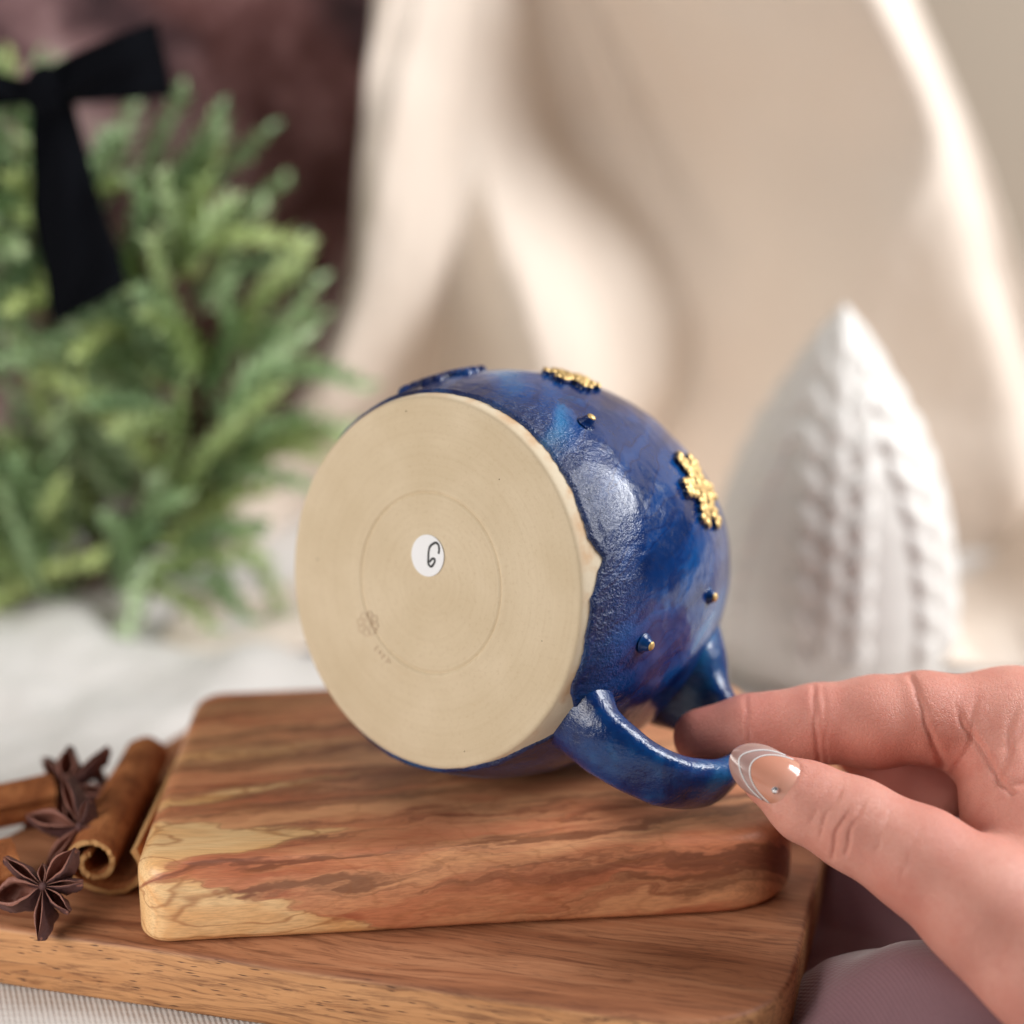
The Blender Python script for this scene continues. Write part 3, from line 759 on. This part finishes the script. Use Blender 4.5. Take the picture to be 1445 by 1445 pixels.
# main stick: inner curl, outer turn, then the sheet runs right and curls up against the board
main = np.vstack([scroll(.22, .36, -4.4, -1.9, 22)[:-1], scroll(.36, .66, -1.9, 4.1, 56)[:-1], [(.02, -.70), (.35, -.78), (.70, -.74), (1.0, -.56), (1.16, -.25), (1.14, .10), (.98, .34), (.78, .36)]])
main = cr(main[::2], 2)
zc = -2 + .86
cinnamon((-9.95, -2.95, zc), (-9.75, 3.0, zc), main, 'curled cinnamon stick with open scrolled end lying against the olive board', seed=1)
cinnamon((-12.0, -2.6, -1.35), (-16.6, -5.2, -1.35), scroll(.3, .62, 0, 9.5, 60), 'cinnamon stick cut off by the left edge beside the front anise star', seed=2)
cinnamon((-11.9, .9, -1.3), (-16.5, -1.6, -1.3), scroll(.3, .6, 0, 9.0, 60), 'blurred cinnamon stick at left behind the middle anise star', seed=3)

def carpel_mesh(seed, open_=.5, L=1.25):
    n, m = 22, 17; V = []; rs = random.Random(seed); Vi = []
    for i in range(n):
        u = i / (n - 1); x = .06 + L * u
        hgt = .72 * (math.sin(math.pi * min(1, u * .84 + .06)) ** .75) * (1 if u < .8 else 1 - (u - .8) * 1.2) + .03
        wd = .27 * (math.sin(math.pi * min(1, u * .78 + .08)) ** .8) + .012
        gap = open_ * wd * max(0, math.sin(math.pi * min(1, max(0, u * 1.05)))) + .012
        ztop = .16 * math.sin(math.pi * u) + .20 * u ** 2.2
        for j in range(m):
            a = math.pi * j / (m - 1)               # lip - keel - lip
            y = math.cos(a) * wd * (1.0 if abs(math.cos(a)) < .98 else 1) ; zz = -math.sin(a) ** .8 * hgt
            k = abs(math.cos(a)) ** 6
            y = y * (1 - k) + math.copysign(gap, math.cos(a)) * k
            w = 1 + .22 * fbm(x * 3.5, y * 6 + seed, zz * 5)
            V.append((x, y * w, ztop + zz * w))
    f = grid_faces(n, m)
    vv = np.array(V); off = len(V)
    inner = vv.copy(); inner[:, 1] *= .72; 
    for i in range(n): 
        zt = vv[i * m, 2]; inner[i * m:(i + 1) * m, 2] = zt + (vv[i * m:(i + 1) * m, 2] - zt) * .75 - .004
    V2 = np.vstack([vv, inner]); f2 = [q[::-1] for q in grid_faces(n, m, False, off)]
    lip = []
    for i in range(n - 1):
        for j in (0, m - 1): lip.append((i * m + j, (i + 1) * m + j, off + (i + 1) * m + j, off + i * m + j))
    for j in range(m - 1): lip.append(((n - 1) * m + j, (n - 1) * m + j + 1, off + (n - 1) * m + j + 1, off + (n - 1) * m + j))
    return V2, f + f2 + lip, len(f), len(f2)
CARP = []
for q in range(4):
    v, f, a, b = carpel_mesh(q + 1, (.35, .75, .2, .55)[q], (1.25, 1.15, 1.3, 1.05)[q])
    o = obj('carpel', v, f, ANISE); o.data.materials.append(ANIN)
    for k in range(a, len(f)): o.data.polygons[k].material_index = 1
    CARP.append(o.data); bpy.data.objects.remove(o)
def anise(loc, normal, label, arms, sc=1.0):
    # arms: (angle in degrees round the pod, length, width, height, droop, mesh)
    t = empty('star_anise', loc); t.rotation_euler = Vector(normal).to_track_quat('Z', 'Y').to_euler(); t.scale = (sc,) * 3
    tag(t, label, 'star anise', 'star anise pods among the cinnamon')
    for ang, ln, wd, ht, dr, k in arms:
        o = bpy.data.objects.new('carpel', CARP[k]); COL.objects.link(o); o.parent = t
        o.rotation_euler = (Matrix.Rotation(math.radians(ang), 3, 'Z') @ Matrix.Rotation(dr, 3, 'Y') @ Matrix.Rotation(random.uniform(-.25, .25), 3, 'X')).to_euler()
        o.scale = (ln, wd, ht)
    v, f = tube([(0, 0, -.5), (0, 0, -.1), (.02, 0, .05), (.03, .02, .10)], [.09, .13, .09, .04], 8); obj('hub', v, f, ANISE, t)
def arms_(angs, seed):
    q = random.Random(seed)
    return [(a + q.uniform(-6, 6), q.uniform(.72, 1.08), q.uniform(.75, 1.25), q.uniform(.8, 1.25), q.uniform(.0, .35), q.randrange(4)) for a in angs]
# local X of a pod turned to face the camera runs to the left in the picture, local Y down
A1 = on_d(60, 1250, 42.3)
anise(A1, (-.08, -.72, .66), 'front star anise resting at the edge of the lower board', [(200, 1.08, 1.7, 1.3, .12, 1), (276, 1.02, 1.0, 1.1, .20, 0), (322, .86, .85, 1.0, .25, 3), (8, .74, 1.1, .9, .1, 2), (50, 1.0, 1.0, 1.1, -.1, 1), (100, .5, .7, .8, .2, 3), (150, .95, 1.1, .9, 0, 0)], .92)
A2 = on_d(112, 1166, 44.6)
anise(A2, (-.30, -.60, .75), 'middle star anise leaning beside the large cinnamon stick', [(184, 1.2, 1.05, 1.1, .05, 1), (134, 1.2, 1.1, 1.0, .1, 0), (240, 1.1, 1.0, 1.0, .4, 3), (8, .28, .5, .5, .2, 2), (92, .5, .7, .8, .1, 0)], 1.05)
A3 = on_d(92, 1112, 47.6)
anise(A3, (-.15, -.75, .55), 'rearmost blurred star anise standing beside the white cloth', arms_((0, 46, 95, 140, 182, 226, 271, 320), 5), 1.1)
A4 = on_d(150, 1118, 49.4)
anise(A4, (.2, -.5, .8), 'small dark star anise tucked between the rear pod and cinnamon', arms_((0, 46, 95, 140, 182, 226, 271, 320), 8), .8)

# ================================================================== MAUVE CLOTH
def mauve():
    xs = np.linspace(6.2, 24, 150); ys = np.linspace(-16, 7, 170); V = []
    for x in xs:
        for y in ys:
            edge = sstep(6.2, 7.6, x - .26 * (y + 4) * (1 if y > -9 else 0) * .9)
            h = .12 + .25 * fbm(x * .25, y * .25, 2, 3)
            lump = 2.1 * math.exp(-((x - 9.8) / 3.2) ** 2 - ((y + 7.0) / 3.0) ** 2) * sstep(-4.1, -5.0, y + .05 * (x - 9) ** 2 - .3)                # fold nearest the camera
            ridge = .9 * math.exp(-((y - .2 - .12 * (x - 8)) / 1.5) ** 2)                              # fold behind it
            val = -.2 * math.exp(-((y + 2.9) / .9) ** 2)
            h = (h + lump + ridge + val + .10 * math.sin(1.6 * x + .8 * y)) * (.15 + .85 * edge)
            V.append((x, y, TZ + .04 + max(0, h)))
    o = obj('mauve_cloth', V, grid_faces(len(xs), len(ys)), MAUVE)
    md = o.modifiers.new('thickness', 'SOLIDIFY'); md.thickness = .08 * S; md.offset = 1
    tag(o, 'crumpled dusty mauve cloth beside the boards under the hand', 'cloth')
mauve()

# ================================================================== HAND
def surface_nets(f, org, h):
    ins = f < 0; nx, ny, nz = f.shape
    c = [ins[i:nx - 1 + i, j:ny - 1 + j, k:nz - 1 + k] for i in (0, 1) for j in (0, 1) for k in (0, 1)]
    s = sum(q.astype(np.int8) for q in c); act = (s > 0) & (s < 8)
    idx = -np.ones(act.shape, np.int64); ii = np.argwhere(act); idx[act] = np.arange(len(ii))
    pos = np.zeros((len(ii), 3)); cnt = np.zeros(len(ii)); co = [(i, j, k) for i in (0, 1) for j in (0, 1) for k in (0, 1)]
    vals = [f[ii[:, 0] + a, ii[:, 1] + b, ii[:, 2] + c_] for a, b, c_ in co]
    for a in range(8):
        for b in range(a + 1, 8):
            if sum(abs(np.array(co[a]) - co[b])) != 1: continue
            va, vb = vals[a], vals[b]; m = (va < 0) != (vb < 0)
            t = np.where(m, va / np.where(m, va - vb, 1), 0)
            p = np.array(co[a]) + t[:, None] * (np.array(co[b]) - np.array(co[a]))
            pos[m] += p[m]; cnt[m] += 1
    V = org + h * (ii + pos / cnt[:, None]); Fq = []
    for ax in range(3):
        sl0 = [slice(1, -1)] * 3; sl1 = [slice(1, -1)] * 3; sl0[ax] = slice(0, -1); sl1[ax] = slice(1, None)
        A, B = ins[tuple(sl0)], ins[tuple(sl1)]; e = np.argwhere(A != B); a0 = A[A != B]
        e = e + 1; e[:, ax] -= 1
        u, w = [(1, 2), (2, 0), (0, 1)][ax]
        du = np.zeros(3, int); du[u] = 1; dw = np.zeros(3, int); dw[w] = 1
        q = [idx[tuple((e - x).T)] for x in (du * 0, du, du + dw, dw)]
        Q = np.stack(q, 1); Q[~a0] = Q[~a0][:, ::-1]; Fq.append(Q)
    return V, np.vstack(Fq)
def hand():
    H = .085
    J = lambda x, y, d, r: (*on_d(x, y, d), r)
    index = [J(990, 1040, 43.8, .68), J(1058, 1028, 43.6, .78), J(1100, 1024, 43.5, .78), J(1152, 1021, 43.4, .91), J(1235, 1019, 43.2, 1.06), J(1305, 1012, 43.1, 1.04), J(1430, 1035, 43.3, 1.35)]
    thumb = [J(1088, 1100, 41.3, .64), J(1140, 1132, 41.0, .88), J(1205, 1163, 40.7, 1.00), J(1300, 1216, 40.2, 1.16), J(1390, 1280, 39.7, 1.42), J(1500, 1370, 39.5, 1.9), J(1640, 1420, 40.2, 2.1)]
    middle = [J(1330, 1120, 46.4, .72), J(1262, 1090, 46.8, .80), J(1225, 1052, 47.0, .86), J(1320, 1040, 46.6, .98), J(1460, 1065, 45.9, 1.25)]
    ring = [J(1370, 1120, 48.0, .70), J(1290, 1096, 48.6, .78), J(1262, 1062, 48.8, .84), J(1350, 1052, 48.2, .95), J(1490, 1085, 47.6, 1.2)]
    pinky = [J(1410, 1120, 49.6, .60), J(1350, 1100, 50.0, .66), J(1330, 1076, 50.2, .7), J(1405, 1070, 49.8, .8), J(1530, 1105, 49.2, 1.1)]
    wrist1, wrist2 = J(1800, 1290, 43.0, 1.9), J(1820, 1270, 46.0, 1.9)
    fore1, fore2 = J(2060, 1400, 42.0, 2.3), J(2080, 1380, 45.5, 2.3)
    palm = [(index[-1], wrist1), (middle[-1], wrist1), (ring[-1], wrist2), (pinky[-1], wrist2), (wrist1, fore1), (wrist2, fore2), (thumb[-1], wrist1), (thumb[-2], index[-1]),
            (index[-1], middle[-1]), (middle[-1], ring[-1]), (ring[-1], pinky[-1]), (wrist1, wrist2), (fore1, fore2)]
    web = [(J(1470, 1120, 42.6, 1.15), J(1540, 1260, 41.2, 1.4)), (J(1395, 1085, 43.4, .55), J(1470, 1130, 42.8, 1.0)), (J(1440, 1140, 42.0, .62), J(1560, 1230, 41.5, 1.2))]
    lo = np.array([2.8, -9.5, -5.5]); hi = np.array([23.5, 10.5, 6.5])
    allp = np.array([q[:3] for c in (index, thumb, middle, ring, pinky) for q in c] + [fore1[:3], fore2[:3]])
    lo = allp.min(0) - 2.9; hi = allp.max(0) + 2.9
    hi[0] = min(hi[0], fore1[0] - .6)                    # the forearm ends out of the frame
    n = np.ceil((hi - lo) / H).astype(int)
    ax = [(lo[i] + H * np.arange(n[i])).astype(np.float32) for i in range(3)]
    BIG = 3.0
    def cap(fld, a, b, k):
        pa, pb = np.array(a[:3]), np.array(b[:3]); r = max(a[3], b[3]) + 1.2
        l = np.maximum(((np.minimum(pa, pb) - r - lo) / H).astype(int), 0); u = np.minimum(((np.maximum(pa, pb) + r - lo) / H).astype(int) + 1, n)
        if (u <= l).any(): return
        X, Y, Z = np.meshgrid(*[ax[i][l[i]:u[i]] for i in range(3)], indexing='ij')
        d = pb - pa; dd = d @ d
        t = np.clip(((X - pa[0]) * d[0] + (Y - pa[1]) * d[1] + (Z - pa[2]) * d[2]) / dd, 0, 1)
        D = np.sqrt((X - pa[0] - t * d[0]) ** 2 + (Y - pa[1] - t * d[1]) ** 2 + (Z - pa[2] - t * d[2]) ** 2) - (a[3] + (b[3] - a[3]) * t)
        sl = tuple(slice(l[i], u[i]) for i in range(3)); F0 = fld[sl]
        hh = np.clip(.5 + .5 * (F0 - D) / k, 0, 1); fld[sl] = F0 * (1 - hh) + D * hh - k * hh * (1 - hh)
    def chain(ch, base=None, k=.25):
        g = np.full(n, BIG, np.float32) if base is None else base.copy()
        for a, b in zip(ch[:-1], ch[1:]): cap(g, a, b, k)
        return g
    P = np.full(n, BIG, np.float32)
    for a, b in palm: cap(P, a, b, .55)
    for a, b in web: cap(P, a, b, .28)
    out = None
    for ch in (index, thumb, middle, ring, pinky):
        g = chain(ch); hh = np.clip(.5 + .5 * (P - g) / .45, 0, 1); g = P * (1 - hh) + g * hh - .45 * hh * (1 - hh)
        if out is None: out = g
        else:
            hh = np.clip(.5 + .5 * (out - g) / .05, 0, 1); out = out * (1 - hh) + g * hh - .05 * hh * (1 - hh)
    out[0] = out[-1] = np.maximum(out[0], .01) ; out[-1] = np.maximum(out[-1], .01); out[:, 0] = np.maximum(out[:, 0], .01); out[:, -1] = np.maximum(out[:, -1], .01); out[:, :, 0] = np.maximum(out[:, :, 0], .01); out[:, :, -1] = np.maximum(out[:, :, -1], .01)
    V, Fq = surface_nets(out, lo, H)
    o = obj('hand', V, Fq.tolist(), SKIN)
    tag(o, 'right hand pinching the mug handle between thumb and index finger', 'hand')
    md = o.modifiers.new('smooth', 'SMOOTH'); md.factor = .5; md.iterations = 4
    md = o.modifiers.new('sub', 'SUBSURF'); md.levels = 1; md.render_levels = 1
    dg = bpy.context.evaluated_depsgraph_get(); me = bpy.data.meshes.new_from_object(o.evaluated_get(dg)); o.modifiers.clear(); old = o.data; o.data = me; bpy.data.meshes.remove(old)
    nv = len(me.vertices); co = np.empty(nv * 3); me.vertices.foreach_get('co', co); co = co.reshape(-1, 3) / S
    no = np.empty(nv * 3); me.vertex_normals.foreach_get('vector', no); no = no.reshape(-1, 3)
    disp = np.zeros(nv); blush = np.zeros(nv)
    rnd = np.random.default_rng(3)
    def crease(a, b, frac, depth, w, wob=.025, tilt=(0, 0, 0), nf=None, lim=None, shift=0.0):
        pa, pb = np.array(a[:3]), np.array(b[:3]); c = pa + (pb - pa) * frac; d = (pb - pa) / np.linalg.norm(pb - pa)
        d = d + np.array(tilt); d /= np.linalg.norm(d)
        rel = co - c; near = np.linalg.norm(rel, axis=1) < 1.9
        s = rel @ d + wob * np.sin(rel[:, 2] * 4.1 + frac * 20) + .5 * wob * np.sin(rel[:, 2] * 9 + rel[:, 1] * 6 + depth * 70) - shift
        q = np.exp(-(s / w) ** 2) * near
        bul = np.exp(-((s - w * 2.3) / (w * 1.6)) ** 2) + np.exp(-((s + w * 2.3) / (w * 1.6)) ** 2)
        msk = 1.0
        if nf is not None:
            m_ = no @ np.array(nf); msk = sstep(.0, .5, m_)
        if lim is not None:
            t = rel @ np.array(lim[0]); msk = msk * sstep(lim[1], lim[1] + .25, t) * sstep(lim[2], lim[2] - .25, t)
        disp[:] -= depth * q * msk - .12 * depth * bul * near * msk
    tocam = -FW
    crease(index[1], index[2], .0, .025, .07, nf=tocam)
    crease(index[2], index[3], .95, .045, .06, nf=tocam); crease(index[3], index[4], .14, .02, .06, nf=tocam)
    crease(index[4], index[5], .98, .07, .08, nf=tocam, tilt=(.15, 0, .3))
    # wrinkles over the thumb's knuckle
    up = np.array([.35, .1, .9])
    for fr, dp, ww, l0, l1 in ((.66, .035, .04, -.5, .85), (.98, .065, .045, -.8, .6), (1.22, .045, .04, -.55, .85), (.40, .015, .04, -.3, .7), (1.75, .018, .05, -.2, .9), (2.4, .015, .06, -.5, .9)):
        crease(thumb[1], thumb[2], fr, dp, ww, .03, nf=tocam, lim=(up, l0, l1), tilt=(-.25, 0, .15))
    # folds in the web between thumb and forefinger
    for (x0, y0), (x1, y1), dd, dp, ww in (((1345, 1000), (1400, 1110), 42.6, .10, .08), ((1372, 985), (1345, 1100), 42.6, .07, .07), ((1425, 1000), (1385, 1095), 42.4, .09, .08), ((1400, 1095), (1460, 1075), 42.2, .10, .07), ((1395, 1050), (1450, 1010), 42.4, .05, .06)):
        A, B = on_d(x0, y0, dd), on_d(x1, y1, dd); L = np.linalg.norm(B - A); e = (B - A) / L; pn = np.cross(e, FW); pn /= np.linalg.norm(pn)
        rel = co - A; t = rel @ e; s = rel @ pn + .05 * np.sin(t * 5); k = (np.abs(rel @ FW) < 2.0) & (no @ tocam > 0)
        disp -= .65 * dp * np.exp(-(s / ww) ** 2) * sstep(-.3, .3, t) * sstep(L + .3, L - .3, t) * k
        disp += .1 * dp * np.exp(-((s - ww * 2.4) / (ww * 1.8)) ** 2) * sstep(-.3, .3, t) * sstep(L + .3, L - .3, t) * k
    # redder pads, knuckles and web
    for p, rr in ((index[0], 1.5), (index[1], 1.2), (index[3], 1.0), (index[4], .9), (web[1][0], 1.6), (thumb[3], .9), (middle[1], 3.0)):
        blush = np.maximum(blush, np.exp(-(np.linalg.norm(co - np.array(p[:3]), axis=1) / rr) ** 2))
    lowf = np.array([mnoise.noise(Vector(c * .9)) for c in co[::1]]) * .03 if nv < 400000 else 0
    co = co + no * (disp + lowf)[:, None]
    HC = (co, no)
    me.vertices.foreach_set('co', (co * S).ravel()); 
    at = me.attributes.new('blush', 'FLOAT', 'POINT'); at.data.foreach_set('value', blush.astype(np.float32))
    me.update(); me.polygons.foreach_set('use_smooth', [True] * len(me.polygons))
    # ---- thumbnail
    c0 = np.array(thumb[0][:3]); c1 = np.array(thumb[1][:3])
    T0 = on_d(1032, 1063, 40.75); B0 = on_d(1124, 1112, 40.2)
    ax_ = (T0 - B0); L = np.linalg.norm(ax_); ax_ /= L
    nrm = -ray(1090, 1100); nrm /= np.linalg.norm(nrm); nrm = nrm + UP * .10; nrm -= ax_ * (nrm @ ax_); nrm /= np.linalg.norm(nrm); sd = np.cross(ax_, nrm)   # sd points down-left
    def npt(u, s, lift=0.0):            # u along 0..1, s across -1..1
        wmax = .60
        wv = wmax * (1 - .10 * (1 - u)) * (math.sqrt(max(0, 1 - max(0, (u - .52) / .49) ** 2.0)) if u > .52 else 1.0) * (math.sqrt(max(0, 1 - max(0, (.16 - u) / .18) ** 2)))
        a = s * 1.05; R = .80
        x = math.sin(a) / math.sin(1.05) * wv; dz = -(1 - math.cos(a)) * R * (wv / wmax) ** 1.2
        return B0 + ax_ * (u * L) + sd * x + nrm * (dz + .035 - .10 * (u - .45) ** 2 - .45 * max(0, .25 - u) + lift)
    nu, ns = 40, 25; V = []
    for lft in (0, -.035):
        for i in range(nu):
            for j in range(ns): V.append(npt(i / (nu - 1), -1 + 2 * j / (ns - 1), lft))
    f = grid_faces(nu, ns) + [q[::-1] for q in grid_faces(nu, ns, False, nu * ns)]; off = nu * ns
    for i in range(nu - 1):
        for j in (0, ns - 1): f.append((i * ns + j, (i + 1) * ns + j, off + (i + 1) * ns + j, off + i * ns + j))
    sN = M('nail_gel'); U = sN.n('ShaderNodeAttribute', attribute_name='along').outputs['Fac']
    colr = sN.ramp(U, [(0, srgb(226, 168, 150)), (.30, srgb(214, 150, 128)), (.66, srgb(206, 140, 116)), (.71, srgb(172, 138, 132)), (.88, srgb(178, 146, 140)), (.94, srgb(168, 132, 124))])
    nm = sN.set(Base_Color=colr, Roughness=.22, Coat_Weight=.5, Coat_Roughness=.08, Subsurface_Weight=.15, Subsurface_Scale=.002, Subsurface_Radius=(1., .4, .3))
    nail = obj('thumbnail', V, f, nm, o); nail['label'] = 'almond thumbnail with two fine white tip lines'
    # nail colour zones follow the french arcs
    uu = []
    arc = lambda s, u0: u0 - .30 * (1 - math.cos(s * 1.15)) if True else 0
    for lft in range(2):
        for i in range(nu):
            for j in range(ns):
                s_ = -1 + 2 * j / (ns - 1); u = i / (nu - 1); a1_ = .64 - .42 * s_ ** 2
                uu.append(u + (.64 - a1_) * (1 if u > a1_ - .2 else .6))
    at = nail.data.attributes.new('along', 'FLOAT', 'POINT'); at.data.foreach_set('value', np.clip(np.array(uu, np.float32), 0, 1))
    bm = bmesh.new(); bm.from_mesh(nail.data); bmesh.ops.recalc_face_normals(bm, faces=bm.faces); bm.to_mesh(nail.data); bm.free()
    # the skin swells into a fold round the cuticle and sides of the nail
    bd = np.array([npt(u, q) for u in np.linspace(0, .55, 16) for q in (-1.04, 1.04)] + [npt(.0, q) for q in np.linspace(-1, 1, 9)])
    nearv = np.where(np.linalg.norm(co - c1, axis=1) < 1.9)[0]
    dmin = np.min(np.linalg.norm(co[nearv][:, None] - bd[None], axis=2), axis=1)
    co[nearv] += no[nearv] * (.045 * np.exp(-(dmin / .13) ** 2))[:, None]
    me.vertices.foreach_set('co', (co * S).ravel()); me.update()
    WH = m_plain('white_nail_line', (.85, .84, .84), .2)
    for u0, kk in ((.69, .46), (.87, .52)):
        pts = [npt(u0 - kk * s_ ** 2, s_, .004) for s_ in np.linspace(-.98, .98, 31)]
        v, f2 = tube(pts, .016, 6); obj('tip_line', v, f2, WH, nail)
    g = npt(.24, -.40, .03); GM = m_plain('nail_gem', (.9, .9, .92), .06, Metallic=.9)
    v, f2 = ellipsoid(g, (.085, .07, .085), 10, 6); obj('nail_gem', v, f2, GM, nail, smooth=False)
hand()
